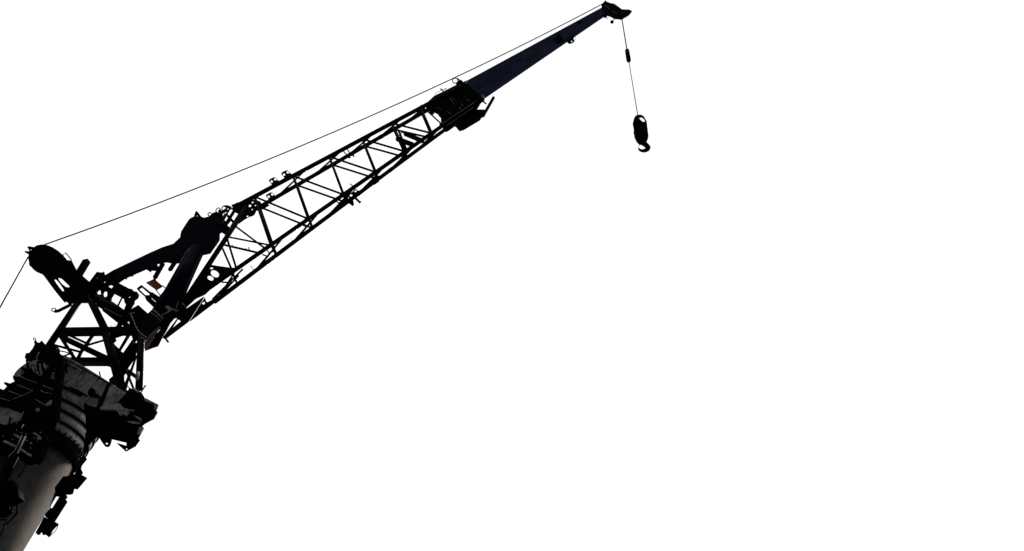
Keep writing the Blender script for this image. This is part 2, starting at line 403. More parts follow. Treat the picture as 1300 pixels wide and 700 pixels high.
# ================================================================ GANTRY (A-FRAME)
G = -.35
af = Part('gantry_frame', NAVY, crane)
def leg(a, b, w, d=G, d2=None, name='strut', m=NAVY, **k):
    p = Part(name, m, af); p.bar(a, b, w, d, d2, **k); return p
leg((104, 377), (57, 447), 8.4, name='gantry_leg')
leg((113, 377), (134, 420), 8.8, name='gantry_leg')
leg((133, 418), (156, 500), 11, name='gantry_leg', d=G+.1)
leg((75, 421.8), (176, 420.5), 8.6, name='cross_beam', seg=4, flat=True, d=G+.12)
leg((78, 459.5), (146, 459.5), 8.2, name='cross_beam', seg=4, flat=True, d=G+.2)
leg((122, 378), (160, 401), 8.6, name='cross_beam', d=G-.1)
leg((179.3, 425), (176.4, 494), 8.4, name='gantry_leg', d=G-.3)
af.bar((104, 381), (114, 381), 9, G, seg=12)
lace = Part('gantry_lacing', BLACK, af)
for a, b, w in (((80, 429), (143, 459), 7.5), ((87, 425.5), (113, 437.5), 3), ((109, 439), (136, 431), 3), ((119, 424), (103, 447), 4.4), ((103, 447), (96, 462), 4.4),
                ((77, 428), (99, 462), 4), ((69, 438.3), (102, 447), 3), ((77, 453.5), (93, 448), 2.2), ((140, 463), (152, 478), 3.2), ((134, 458), (152, 477), 3),
                ((150, 462), (176, 481), 4.6), ((173, 452), (164, 480), 2.6), ((171, 458), (155, 498), 2.4), ((160, 470), (172, 500), 2.8), ((164, 478), (159, 496), 2.4),
                ((163, 425), (151, 446), 3.2), ((173.5, 425), (160, 449), 3), ((150, 402), (186, 440), 7), ((157, 400), (147, 425), 6), ((166, 397), (172, 428), 8)):
    lace.bar(a, b, w, G+.05+random.uniform(-.15, .15))
lace.wire([(70, 445.5), (77, 446), (83, 447), (89, 449.5)], 1.5, G)
knot = Part('gusset_plate', BLACK, af)
knot.plate(T(100, 420, [(330, 30), (745, 20), (755, 190), (735, 260), (712, 345), (690, 380), (605, 500), (595, 545), (575, 560), (575, 730), (500, 730), (500, 600), (505, 520), (425, 468), (320, 435), (250, 380), (290, 300), (355, 330), (350, 345), (410, 355), (365, 235), (370, 210), (345, 150)]),
    G+.15, .03, [T(100, 420, h) for h in ([(465, 92), (590, 52), (622, 62), (515, 230), (470, 190), (442, 155), (478, 125)], [(652, 60), (688, 52), (698, 85), (562, 280), (530, 255)],
    [(692, 105), (712, 100), (700, 150), (688, 160)], [(722, 130), (742, 122), (735, 150), (716, 165)])])
knot.plate(T(100, 420, [(380, 620), (430, 575), (480, 585), (505, 600), (500, 650), (472, 655), (465, 690), (400, 700)]), G+.1, .03)
knot.plate([(150, 482), (160, 490), (180, 500), (180, 512), (160, 508), (145, 494)], G-.1, .03, [E(161.5, 493.5, 1.8, 3.6, 20), E(157.5, 488, 1, 3.4, 5)])
pin = Part('foot_bearing', GREY, af)
pin.bar((175, 473), (174, 482), 4, G-.62); pin.bar((170, 494), (178, 499), 2.2, G-.6); pin.bar((172, 499.5), (177, 503), 3, G-.6)
hk = Part('towing_hook_arm', BLACK, crane)
hk.wire([(91, 386.5), (84, 390), (74, 395), (70, 395.6)], 4.2, G-.1); hk.ring((68.3, 393.6), 2.7, 2.3, 1.3, G-.1)
nb = Part('limit_switch', BLACK, crane); nb.ring((144.2, 413.4), 2.6, 2.2, .35, G-.2); nb.plate([(117.5, 393), (120, 393), (121, 396), (118.3, 395.3)], G-.2, .1)

# ================================================================ ROPE SHEAVE HEAD (top left)
hd = Part('sheave_head', BLACK, crane)
A20 = lambda L: T(20, 300, L)
body = A20([(215, 150), (270, 114), (330, 105), (400, 114), (470, 142), (540, 187), (600, 240), (655, 305), (710, 312), (775, 440), (835, 492), (935, 578), (965, 600), (985, 680), (975, 760), (930, 800), (880, 810), (840, 800), (790, 830), (670, 860), (640, 825), (610, 835), (500, 700), (345, 490), (325, 475), (260, 448), (210, 410), (172, 350), (158, 290), (162, 235)])
slits = [A20([(483, 545), (500, 540), (530, 570), (562, 612), (600, 665), (614, 700), (590, 695), (550, 645), (505, 585)]), A20([(530, 523), (572, 530), (620, 575), (680, 632), (678, 650), (640, 645), (592, 610), (552, 562)])]
hd.plate(body, -.5, .06, slits)
farp = Part('cheek_plate', NAVY, hd)
inner = [(x*.94+.06*66, y*.94+.06*345-1.2) for x, y in body]
farp.plate(inner, -.2, .06, [[(x, y) for x, y in s_] for s_ in slits])
sv = Part('sheave', BLACK, hd)
sv.disc((53, 328.5), 15.5, -.42, .07, 32); sv.disc((53, 328.5), 15.5, -.32, .07, 32); sv.disc((53, 328.5), 4, -.6, .5, 16)
hr = Part('rope_keeper', BLACK, hd)
hr.bar((42.5, 316), (36, 314), 4.6, -.4, w2=2.6); hr.bar((39.5, 322), (32.5, 319.8), 5, -.4, w2=2.4); hr.bar((36, 314), (39.5, 321), 2, -.35)
hl = Part('lifting_handle', BLACK, hd); hl.wire([(80, 324), (83.4, 321.2), (87, 325.5), (90.4, 330), (90.2, 334)], 1.3, -.4)
hl2 = Part('stub_arm', BLACK, hd); hl2.bar((110.2, 331.5), (100, 348.5), 6.6, -.35, seg=4, flat=True)

# ---------------- link bracket between sheave head and gantry knee (perforated)
lk = Part('link_bracket', BLACK, crane)
t110 = lambda L: T(110, 330, L)
lk.plate(t110([(-90, 270), (35, 275), (130, 150), (160, 158), (200, 160), (215, 145), (212, 175), (240, 190), (330, 170), (390, 285), (540, 365), (575, 370), (600, 398), (640, 405), (655, 430), (640, 470), (600, 500), (590, 550), (570, 560), (530, 630), (600, 620), (655, 572), (760, 670), (800, 690), (700, 790), (600, 790), (540, 720), (470, 640), (500, 560), (480, 545), (470, 500), (480, 490), (440, 470), (340, 415), (305, 470), (300, 540), (330, 530), (470, 630), (540, 760), (420, 790), (300, 700), (210, 620), (100, 560), (60, 520), (-40, 500)]),
         G+.02, .12, [t110(h) for h in ([(90, 245), (118, 205), (150, 215), (145, 225), (100, 250)], [(190, 295), (210, 262), (225, 258), (250, 278), (200, 305)], [(252, 325), (290, 302), (330, 318), (338, 335), (315, 362)],
          [(135, 305), (150, 300), (160, 315), (145, 322)], [(120, 395), (140, 372), (172, 363), (180, 440), (150, 440), (125, 415)])] + [E(133.2, 372.8, 2.9, 4.6, -12), E(163.8, 376.5, 1.9, 1.7), E(129.1, 390.6, 1.2, 1.3)])
lkd = Part('bracket_rod', BLACK, lk)
lkd.bar((155.5, 377), (149.5, 389), 2.2, G); lkd.bar((131, 394), (150, 409), 2.6, G); lkd.bar((167, 388), (157, 400), 5, G)
lkd.bar((150, 415), (162, 396), 5, G+.05)
lkp = Part('highlight_strip', GREY, lk); lkp.bar((132, 391.2), (155, 402.6), .7, G-.15); lkp.bar((142, 384), (149, 388.5), .6, G-.15)  # thin grey strips paint the highlight along the cross beam
lkp.bar((164, 398.5), (170.5, 397.5), 1.4, G-.45); lkp.wire([(166, 400), (170, 408), (173, 416), (177, 422), (182, 426), (187, 429.5)], 1.0, G-.5); lkp.wire([(177.5, 428.5), (181, 429), (184, 431.5)], .9, G-.5)

# ================================================================ LUFFING LINK, KNUCKLE, LUFFING RAM
lb = Part('luffing_link', NAVY, crane)
lb.plate([(126, 352), (134, 349), (143, 343.5), (190, 321), (206, 314), (220, 309.5), (229, 301), (250, 300), (245, 330), (219, 333), (210, 331), (198, 333.5), (200.5, 338), (199, 342), (191, 341.5), (189, 344), (187.5, 342), (184, 340), (181, 341.5), (168, 347), (167.5, 349), (165, 348.7), (160, 350.5), (159.5, 352.8), (157, 352), (154, 354), (149, 357.5), (143, 358.5), (136, 354), (127, 350.5)], -.3, .14)
kn = Part('knuckle_housing', NAVY, crane)
t190 = lambda L: T(190, 260, L)
kn.plate(t190([(385, 410), (398, 340), (495, 190), (520, 168), (560, 150), (580, 90), (595, 80), (610, 90), (655, 150), (690, 165), (750, 150), (800, 105), (850, 85), (880, 110), (865, 130), (910, 165), (930, 200), (960, 200), (960, 262), (1010, 275), (960, 372), (905, 335), (880, 350), (880, 400), (830, 500), (780, 575), (730, 605), (690, 615), (640, 615), (560, 680), (430, 600)]),
         -.42, .12, [t190([(578, 140), (592, 115), (608, 138), (602, 150), (585, 150)])])
kn.plate(t190([(405, 400), (500, 230), (640, 180), (800, 190), (860, 330), (860, 400), (740, 570), (600, 600), (450, 560)]), -.25, .3)
kn.wire(t190([(400, 395), (392, 378), (400, 360), (418, 368)]), .6, -.35, 6)
kn.wire(t190([(825, 508), (862, 528)]), .7, -.35, 6)
ks = Part('knuckle_sheave', BLACK, kn); ks.disc((262, 305), 14, -.36, .1, 30)
for c in ((266.8, 272.6, 2.9, 2.3), (277.0, 267.5, 2.8, 3.4), (285.0, 265.0, 3.2, 3.8)):
    kr = Part('rope_eye', BLACK, kn); kr.ring((c[0], c[1]), c[2], c[3], 1.4, -.36, 25)
cylr = Part('luffing_ram', NAVY, crane)
cylr.plate([(241, 313), (256, 318), (254, 322.5), (237, 360), (224.5, 390.5), (222, 397), (212, 404), (202.5, 411.5), (189.5, 422), (184.5, 431), (180, 427), (180, 409), (187, 398.5), (193, 393), (200, 379), (208, 369), (224, 341)], -.62, .24)
cylr.bar((249, 316), (212, 388), 15, -.62, seg=16)
hi = Part('ram_edge_highlight', mat('blue_edge_highlight', (.35, .45, .85), .4, .6), cylr)  # blue strip paints the highlight on the ram's upper edge
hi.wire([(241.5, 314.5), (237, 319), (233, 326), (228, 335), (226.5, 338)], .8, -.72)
hi2 = Part('ram_lower_highlight', mat('navy_edge_highlight', (.13, .14, .35), .4, .5), cylr); hi2.wire([(226, 339), (208, 370.5), (194, 393.5)], .7, -.66)  # navy strip carries the painted edge highlight further down the ram
clp = Part('ram_clamp', GREY, cylr)  # grey lines paint the highlights on the clamps
clp.wire([(194, 393.5), (199, 397), (203, 401.5), (206.5, 404.5)], 1.5, -.75); clp.bar((203, 402), (217, 394), 1.2, -.8); clp.wire([(192, 397), (199, 402), (204, 408)], .7, -.72)
clp.plate([(209, 389), (213, 387.5), (217, 391), (219.5, 392), (218, 393.5), (213, 393), (210.5, 391)], -.7, .05); clp.wire([(220, 392), (223.5, 395.8), (226.5, 394)], .8, -.8); clp.wire([(231.3, 385.3), (235.5, 389)], .9, -.8)
clp.wire([(223, 396), (224, 390), (226.5, 383)], .5, -.7)
kb = Part('limit_rod', BLACK, crane)
kb.bar((206.8, 335), (196.5, 353), 4.0, -.35, seg=4, flat=True); kb.bar((223.5, 331), (215.5, 343.3), 3.8, -.35, seg=4, flat=True)
kb.plate(t190([(640, 640), (650, 650), (638, 672), (622, 668), (612, 650)]), -.4, .06)
bp = Part('brown_marker_plate', BROWN, crane, label='brown primed plate')
bp.plate([(185, 359), (195.5, 354.2), (207, 363.5), (198.5, 368.3)], -.2, .03)
bps = Part('plate_stay', BLACK, bp); bps.bar((197.5, 367.5), (203.5, 375.5), 1.2, -.2); bps.bar((206.5, 363), (210, 366), 1.3, -.2); bps.bar((196, 353.5), (197, 356), 2.5, -.2)
fk = Part('fork_link', BLACK, crane)
fk.plate(t110([(636, 365), (650, 350), (690, 320), (705, 325), (810, 408), (835, 412), (925, 470), (885, 530), (815, 470), (805, 475), (880, 540), (870, 560), (840, 590), (750, 505), (735, 460), (640, 375)]), -.3, .1, [t110([(655, 362), (690, 338), (800, 430), (795, 448), (745, 447)])])
fk.plate([(163, 394.5), (175.5, 387.2), (187.5, 397.8), (182, 400), (176, 404), (180, 409), (178, 425), (166, 410)], -.3, .14)

# ================================================================ BOOM
boom = Part('boom', NAVY, crane)
# near chords as 3-D lines; far chords are the near ones moved straight across the boom
TN = lambda x: (x, 246.0 - (x-330)*.5335)
BN = lambda x: (x, 319.6 - (x-332)*.6953)
dn = -.30
def shift_for(x0, y0, want):            # width in metres that shows as a vertical-ish shift of want px
    a = P(x0, y0, dn); b = PX(a + N); return want/math.hypot(b[0]-x0, b[1]-y0)
wL = shift_for(330, 246, 15.5*.93); wR = shift_for(560, 130, 6.6*.93)
print('boom width', wL, wR)
def width(x): return wL + (wR-wL)*(x-330)/230
def near(f, x): return P(*f(x), dn)
def far(f, x): return near(f, x) + N*width(x)
CH = .115
def chord(f, x0, x1, fn, r0, r1, name='chord', m=NAVY):
    p = Part(name, m, boom); L = [fn(f, x0+(x1-x0)*k/8) for k in range(9)]; p.tube(L, r0, 12, r1); return p
def rr(px, f, x): return px/2*SC(*f(x), 0)
chord(TN, 305, 585, near, rr(5.7, TN, 305), rr(5.0, TN, 585))
chord(TN, 318, 585, far, rr(5.3, TN, 318), rr(4.8, TN, 585))
chord(BN, 258, 606, near, rr(5.7, BN, 258), rr(4.8, BN, 606))
chord(BN, 262, 590, far, rr(6.0, BN, 262), rr(4.6, BN, 590))
tx = [323, 372, 418, 460, 497.5, 534]
bx = [344, 391.5, 436, 477, 514.5, 548]
br_r = lambda x, w: w/2*SC(*TN(x), 0)
for fn in (near, far):
    for i in range(6):
        p = Part('boom_post', NAVY, boom); p.tube([fn(TN, tx[i]), fn(BN, bx[i])], br_r(tx[i], 3.1 if i not in (0, 5) else 3.4), 8)
        if i < 5:
            p = Part('boom_diagonal', NAVY, boom); p.tube([fn(TN, tx[i]), fn(BN, bx[i+1])], br_r(tx[i], 2.6), 8)
for i in range(6):
    p = Part('lateral_strut', NAVY, boom); p.tube([near(TN, tx[i]), far(TN, tx[i])], br_r(tx[i], 2.6), 8)
    p = Part('lateral_strut', NAVY, boom); p.tube([near(BN, bx[i]), far(BN, bx[i])], br_r(tx[i], 2.4), 8)
for a, b in ((347, 390), (395, 436), (438, 477), (478, 513), (515, 545)):
    p = Part('lateral_brace', NAVY, boom); p.tube([far(TN, a), near(TN, b)], br_r(a, 2.8), 8, br_r(a, 1.8))
for a, b in ((268, 300), (316, 362), (366, 407), (411, 452), (453, 490), (493, 528), (529, 560)):
    p = Part('lateral_brace', NAVY, boom); p.tube([far(BN, a), near(BN, b)], br_r(a, 3.0), 8, br_r(a, 1.8))
# gussets at the far nodes
for i in range(1, 6):
    for f, xs in ((TN, tx), (BN, bx)):
        c = far(f, xs[i]); t = (far(f, xs[i]+8)-far(f, xs[i]-8)).normalized(); s_ = -1 if f is TN else 1
        dnv = Vector((0, 0, 1)); dnv = (dnv - dnv.dot(t)*t - dnv.dot(N)*N).normalized()
        g = Part('node_gusset', NAVY, boom)
        g.prism([[c-t*.32, c+t*.32, c+t*.12+dnv*s_*.2, c-t*.12+dnv*s_*.2]], N*.03)
# sleeves on the far chords (joints)
for f, xs in ((TN, (400, 443, 481)), (BN, (316, 366, 412, 455, 493))):
    for x in xs:
        p = Part('chord_sleeve', NAVY, boom); c = far(f, x); t = (far(f, x+4)-far(f, x-4)).normalized(); p.tube([c-t*.10, c+t*.10], rr(5.6, f, x), 10)
# first bay
fb = Part('boom_diagonal', NAVY, boom); fb.bar((299, 287.5), (337, 316), 2.5, dn)
fb = Part('boom_diagonal', NAVY, boom); fb.bar((286, 300.3), (343, 311.5), 2.4, dn)
fb = Part('boom_diagonal', NAVY, boom); fb.bar((284, 311), (327, 321), 2.9, dn+.35); fb.bar((295.4, 311.2), (295.4, 313), 1, dn+.3); fb.bar((316, 314), (316.3, 318), 1.5, dn+.3); fb.bar((312.3, 315.8), (315, 318), 1.2, dn+.3)
fb = Part('boom_post', NAVY, boom); fb.bar((288, 302), (300, 341), 2.7, dn)
fb = Part('boom_post', NAVY, boom); fb.bar((282, 314.5), (294, 342), 2.6, dn+.35)
# back leg of the boom, web plate with lightening holes
bl = Part('boom_back_leg', NAVY, boom); bl.bar((229, 391), (313, 263), 6.6, dn-.05, seg=12)
wb = Part('foot_web_plate', NAVY, boom)
wb.plate(T(200, 300, [(690, 365), (930, 400), (1010, 398), (1000, 425), (800, 570), (690, 650), (600, 735), (480, 790), (340, 920), (270, 1010), (210, 1030), (245, 910), (410, 700), (640, 400)]), dn-.02, .05,
         [E(272.6, 347.4, 6.2, 4.0, 38), E(267.0, 353, 4.6, 2.9, 32), E(268.3, 340.4, 2.3, 1.4, 5)])
fw = Part('foot_web_plate', NAVY, boom)
fw.plate(T(200, 360, [(270, 420), (340, 335), (480, 240), (585, 165), (560, 215), (400, 465), (385, 485), (100, 700), (60, 690), (250, 440)]), dn+.3, .05,
         [T(200, 360, [(250, 448), (300, 478), (250, 515), (195, 560), (130, 650), (150, 600)])])
fw.plate(T(200, 360, [(600, 175), (620, 235), (640, 235), (700, 200), (1040, 0), (410, 475)]), dn+.3, .05, [E(258.2, 384.8, 1.9, 1.9)])
fw.plate(T(200, 360, [(700, 195), (880, 10), (930, 0), (850, 80), (760, 160)]), dn+.28, .03)
fb2 = Part('foot_diagonal', NAVY, boom)
fb2.bar((270, 380), (308, 342), 2.6, dn+.2); fb2.bar((282, 358.5), (294, 359), 2.2, dn+.2); fb2.bar((296, 348), (300, 358), 2.6, dn+.2); fb2.bar((283, 372), (303, 350), 2.2, dn+.25)
ft = Part('boom_foot', BLACK, boom)
ft.bar((225.8, 404.5), (210.5, 428.5), 1.9, -.4)
ft.plate([(221, 392), (231, 388), (236.5, 391), (229, 400), (226.5, 403.5), (219, 404)], -.5, .04)
ft.plate(T(110, 380, [(1100, 230), (1115, 240), (1062, 300), (1000, 420), (965, 465), (945, 515), (905, 595), (815, 625), (740, 655), (760, 560), (850, 470), (915, 405), (985, 312), (1050, 262)]), -.5, .03,
         [T(110, 380, [(1100, 240), (1090, 255), (985, 470), (960, 465), (1060, 290)])] if 0 else ())
ft2 = Part('foot_side_plate', RUSTY, boom, label='brown rust streaked plate')
ft2.plate(T(110, 380, [(738, 645), (744, 560), (800, 450), (925, 342), (932, 358), (850, 470), (830, 520), (760, 640)]), -.62, .04)
ft3 = Part('foot_lit_strip', PALE, boom)  # pale strips stand in for the bright sky gap and lit foot edge
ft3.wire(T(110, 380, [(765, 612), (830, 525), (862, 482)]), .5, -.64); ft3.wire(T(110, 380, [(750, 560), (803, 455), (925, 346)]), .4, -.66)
# foot pin rods
fr = Part('foot_pin', BLACK, boom); fr.bar((208, 427), (213.5, 434.5), 2.4, -.4)
# knot of members at the boom's upper rear corner
un = Part('corner_gusset', BLACK, boom)
t260 = lambda L: T(260, 230, L)
un.plate(t260([(350, 310), (400, 288), (430, 268), (520, 235), (640, 240), (700, 255), (720, 285), (820, 302), (740, 350), (650, 372), (640, 400), (620, 430), (595, 440), (560, 450), (500, 485), (428, 538), (512, 385), (490, 375), (440, 400), (400, 385)]), dn+.1, .05,
         [E(320.5, 256.8, 1.5, 1.3), E(317.2, 261.2, 1.8, 1.9), E(324.5, 260.5, 1.4, 1.3), E(320, 265.8, 1.1, 1.1), E(314, 274.5, 1.4, 1.3)])
un.plate(t260([(345, 300), (430, 268), (420, 330), (450, 370), (520, 380), (470, 430), (390, 400), (350, 345)]), dn-.05, .04, [E(299, 265.3, 2.4, 2.8, 20)])
un2 = Part('reeving_rod', BLACK, boom)
for a, b, w in (((300, 262), (281, 292), 2.2), ((297, 268), (285, 290), 1.8), ((306, 268), (293, 288), 2.2), ((290, 262), (277, 277), 2.4), ((292, 266), (272, 276), 2), ((285, 262), (296, 266), 2.2), ((288, 273), (298, 284), 3.4), ((276, 284), (290, 293), 7.5), ((280, 270), (292, 262), 2), ((286, 272), (279, 286), 3.0), ((288, 260.8), (289.5, 264), 1.8), ((294.5, 260.5), (297, 264), 1.8), ((301, 258), (305, 262), 2.5), ((284, 290), (292, 280), 3), ((279, 268), (284, 286), 4.5), ((293, 263), (283, 280), 2.4), ((297, 262), (308, 268), 4), ((300, 266), (291, 280), 2)):
    un2.bar(a, b, w, dn+random.uniform(-.1, .1))
un3 = Part('reeving_rod', GREY, boom); un3.bar((289, 272), (283, 283), .6, dn-.2); un3.bar((286.5, 271), (281, 281), .5, dn-.2)
# rope guide lugs on the upper chords
tl = [(210, 295), (225, 275), (275, 250), (297, 255), (330, 290), (352, 302), (250, 358), (238, 325)]
hl_ = lambda ox, oy: [E(344.6+ox, 230.2+oy, 1.6, 2.1, -30), E(349.2+ox, 227.4+oy, 1.6, 2.1, -40)]
for ox, oy, dd in ((0, 0, dn), (15.8, -8.8, dn), (-3.8, 19.2, dn+width(350))):
    g = Part('rope_guide_lug', BLACK, boom)
    g.plate([(x+ox, y+oy) for x, y in T(320, 200, tl)], dd, .06, hl_(ox, oy))
# clutter at (445,250): lamp cluster under the boom, hose loop on top, service box inside
lc = Part('boom_lamp_bracket', BLACK, boom)
lc.plate(T(390, 210, [(380, 465), (420, 470), (490, 400), (580, 330), (620, 300), (640, 320), (690, 330), (670, 370), (610, 405), (680, 460), (665, 480), (600, 420), (580, 430), (593, 492), (570, 510), (525, 475), (440, 520), (400, 500)]), dn+.3, .06, [E(445.5, 247.8, 1.8, 2.0, -30), E(451, 242.4, 2.0, 1.6, 20), E(442.3, 251, .7, 1.1)])
lc.bar((451, 250.5), (457.5, 257), 1.8, dn+.3); lc.bar((456.2, 257.6), (458.6, 255.6), 1.3, dn+.3); lc.bar((444.5, 233.6), (448, 236.5), 1.5, dn); lc.bar((427.6, 256.8), (432, 258), 1.5, dn+.3)
lc.plate(T(390, 210, [(820, 160), (850, 160), (880, 130), (920, 130), (910, 200), (850, 240), (800, 240)]), dn+.3, .06)
hs = Part('hose_loop', BLACK, boom)
hs.wire([(435.5, 190), (437, 193.5), (440.5, 197)], 1.6, dn+.1); hs.wire([(440.5, 188), (442.5, 192.5), (446.5, 196.5), (449, 198)], 1.5, dn+.1)
hs.bar((446, 194.5), (449, 198.5), 2.4, dn+.2); hs.bar((439, 199.5), (444.5, 200.5), 2.2, dn+.25)
sb = Part('service_box', BLACK, boom)
sb.bar((514, 170), (537, 179.5), 4.3, dn+.1, seg=4, flat=True); sb.bar((504, 176.5), (524, 184), 4.6, dn+.1, seg=4, flat=True); sb.wire([(507, 172), (510, 168.5), (515, 168.6)], 1.4, dn+.1)
sb.bar((508, 172), (513.5, 181), 2.2, dn+.1); sb.bar((503.3, 177), (508, 174.5), 2.2, dn+.1); sb.bar((506, 166), (516, 190), 2.8, dn+.12)
ms = Part('chord_clip', BLACK, boom)
for a, b, w in (((333.5, 323.5), (337.5, 325), 2), ((339.5, 318.5), (342, 321.5), 1.6), ((345.5, 314.5), (350, 320.5), 1.7), ((341, 322), (347, 319), 2.2), ((385, 286.7), (390, 288.4), 1.8), ((392.5, 281), (394.5, 285), 1.8), ((318.2, 337.5), (321.5, 342.5), 1), ((368.8, 302.5), (371, 305.5), .6)):
    ms.bar(a, b, w, dn+.35)

# ================================================================ BOOM TRANSITION BOX + WINCHES
bxp = Part('boom_transition_box', BLACK, crane)
t530 = lambda L: T(530, 90, L)
bxp.plate(t530([(90, 430), (210, 320), (490, 180), (488, 150), (550, 112), (585, 142), (615, 122), (645, 150), (640, 172), (850, 350), (800, 385), (745, 470), (560, 560), (310, 690), (296, 640), (296, 560), (278, 545), (235, 518), (190, 500), (140, 490)]), dn+.02, .16,
          [t530([(120, 450), (145, 430), (152, 438), (125, 462)])])
bxp.plate(t530([(300, 560), (250, 510), (225, 400), (480, 230), (620, 240), (780, 370), (560, 500), (330, 640)]), dn+.2, .35)
bl1 = Part('side_beam', NAVY, bxp)
bl1.bar((559, 159.5), (603, 130.5), 3.6, dn-.1, seg=4, flat=True); bl1.bar((564, 161), (603, 134.5), 2.2, dn-.02, seg=4, flat=True)
bl2 = Part('beam_edge_highlight', mat('grey_blue_highlight', (.3, .33, .45), .4, .5), bxp); bl2.wire([(561, 157.8), (580, 145), (602, 130.5)], .55, dn-.24); bl2.wire([(567, 160), (590, 144), (601, 136.5)], .5, dn-.18)  # light lines paint the highlights along the side beam's edges
bl3 = Part('lit_panel_rib', PALE, bxp)  # pale colour paints these ribs as lit
for a, b in (((568, 141.5), (573, 145.5)), ((585, 132), (589, 135)), ((592.5, 126.5), (597, 129)), ((575, 124), (578, 128)), ((571, 124), (577, 133)), ((583, 136), (586, 141)), ((556, 137), (560, 140))): bl3.bar(a, b, .5, dn-.01)
wb2 = Part('transition_web', BLACK, bxp)
wb2.bar((541, 140), (561, 158), 2, dn+.1); wb2.plate(t530([(150, 500), (215, 515), (200, 555), (150, 530)]), dn+.15, .05); wb2.plate(t530([(40, 430), (110, 440), (130, 520), (60, 540), (20, 500)]), dn+.1, .04, [E(541.5-.8, 137, 1.5, .9, -35)])
er = Part('rope_eye', BLACK, bxp); er.ring((577.8, 102.7), 3.5, 3.2, 1.3, dn+.05); er.bar((580.5, 100), (585, 103.5), 2, dn+.05)
dmw = Part('pulley_guard', GREY, bxp); dmw.wire([(552, 121), (554, 118), (557, 116.3), (560, 115.3), (567, 112)], .7, dn); 
dmb = Part('pulley_guard', BLACK, bxp); dmb.bar((559.6, 113.2), (562.5, 115.4), 1.9, dn+.02); dmb.bar((564.5, 113.8), (566.8, 112.4), 1.0, dn+.02)
ub = Part('auxiliary_winch', BLACK, crane)
t531 = lambda L: T(530, 110, L)
ub.plate(t531([(390, 500), (450, 440), (740, 275), (760, 290), (850, 292), (870, 300), (825, 382), (805, 368), (745, 410), (690, 412), (700, 438), (535, 557), (498, 520), (510, 492), (472, 488), (410, 535), (370, 560), (330, 562), (318, 520), (380, 495)]), -.15, .1)
ub.plate(t531([(460, 450), (700, 300), (820, 310), (780, 370), (560, 500)]), -.1, .35)
ubp = Part('folded_jib_arm', BLACK, ub); ubp.bar((613, 148), (626.8, 123.8), 2.8, -.15, seg=4, flat=True)
ubr = Part('latch_rod', BLACK, ub); ubr.bar((610, 126.5), (617, 132), 2.0, -.2); ubr.bar((609, 128), (604, 138), 2.2, -.2); ubr.bar((608.5, 134), (606, 138), 1.0, -.2)
mb = Part('mount_bolt', GREY, crane); mb.plate([(611, 120), (613.5, 120.5), (616, 123), (614.5, 125.3), (611, 122.5)], dn-.15, .05); mb.plate([(590, 103.5), (593, 102.5), (594, 104), (591, 106)], dn-.1, .05)

# ================================================================ TAPERED BOX JIB
jib = Part('box_jib', TIP, crane)
def jr(a, b, c, e, d0, w):            # near top, near bottom at both ends; widths
    return
wj0, wj1 = .30, .18
top0, bot0 = (589, 104.5), (611.5, 122)
top1, bot1 = (765.5, 8.8), (768.5, 17.5)
ring0 = [P(*top0, dn), P(*bot0, dn), P(*bot0, dn)+N*wj0, P(*top0, dn)+N*wj0]
ring1 = [P(*top1, dn), P(*bot1, dn), P(*bot1, dn)+N*wj1, P(*top1, dn)+N*wj1]
jib.quadbox(ring0, ring1)
js2 = Part('jib_edge_angle', BLACK, jib)
js2.bar((614, 125), (767, 18.8), 1.4, dn+.31, dn+.19, seg=4, flat=True, w2=.9)
jw = Part('weld_seam', NAVY, jib)
for a, b in (((600, 110.5), (632, 94)), ((604, 114.5), (650, 88)), ((640, 86), (662, 74))): jw.bar(a, b, .45, dn-.004)
jp = Part('jib_patch_plate', mat('jib_patch_paint', (.03, .046, .105), .7, .03, var=.5, scale=4), jib)
jp.plate([(709.5, 42), (737.5, 27.3), (744, 35.5), (716, 52)], dn-.012, .01)
sc = Part('jib_clamp', BLACK, crane)
sc.plate([(703.5, 49.5), (706.5, 47.5), (709, 42), (713, 47), (715.5, 51.5), (711, 54.5), (707, 54)], dn-.05, .05)
sc.plate([(733, 28), (736, 26.5), (738, 28.5), (735, 30)], dn-.04, .04)
lm = Part('jib_lamp', BLACK, crane)
lm.plate([(720, 52.2), (721.5, 50.6), (725, 50), (727, 46.5), (729.5, 45), (728, 49.5), (729.5, 52.3), (727, 54.5), (725.5, 55), (723, 55.7), (720.5, 54.5)], dn+.1, .03, [E(725.8, 52.6, .9, 1.1)])
lmr = Part('lamp_rim', BLACK, lm); lmr.ring((728.7, 48.4), 2.2, 2.5, .5, dn+.15, 20); lmr.wire([(726.5, 53.4), (729.6, 50.8)], 1, dn+.15)
h2 = Part('jib_head', BLACK, crane)
H = lambda L: T(750, 0, L, 16.667)
head = H([(225, 115), (250, 70), (288, 35), (300, 5), (320, 32), (420, 75), (485, 78), (492, 92), (530, 102), (600, 155), (680, 215), (850, 220), (872, 240), (805, 320), (670, 400), (625, 415), (600, 402), (505, 398), (493, 412), (480, 385), (430, 355), (355, 330), (330, 345), (308, 385), (240, 330), (235, 180)])
h2.plate(head, dn, .05)
hfar = Part('head_cheek_plate', NAVY, h2)
hfar.plate([(x*.93+.07*778-.3, y*.93+.07*14-1.0) for x, y in head], dn+.12, .05)
hs2 = Part('head_sheave', BLACK, h2); hs2.disc((788.5, 17.5), 5.2, dn+.05, .06, 24); hs2.disc((773, 9), 4, dn+.05, .06, 20)
hln = Part('head_edge_strip', GREY, h2); hln.wire(H([(300, 118), (345, 150), (400, 195)]), .6, dn-.03); hln.wire(H([(430, 235), (500, 265), (560, 300)]), .3, dn-.03); hln.disc(H([(660, 280)])[0], .6, dn-.03, .03, 8)
lw = Part('limit_switch_weight', BLACK, h2)
c = H([(450, 468)])[0]
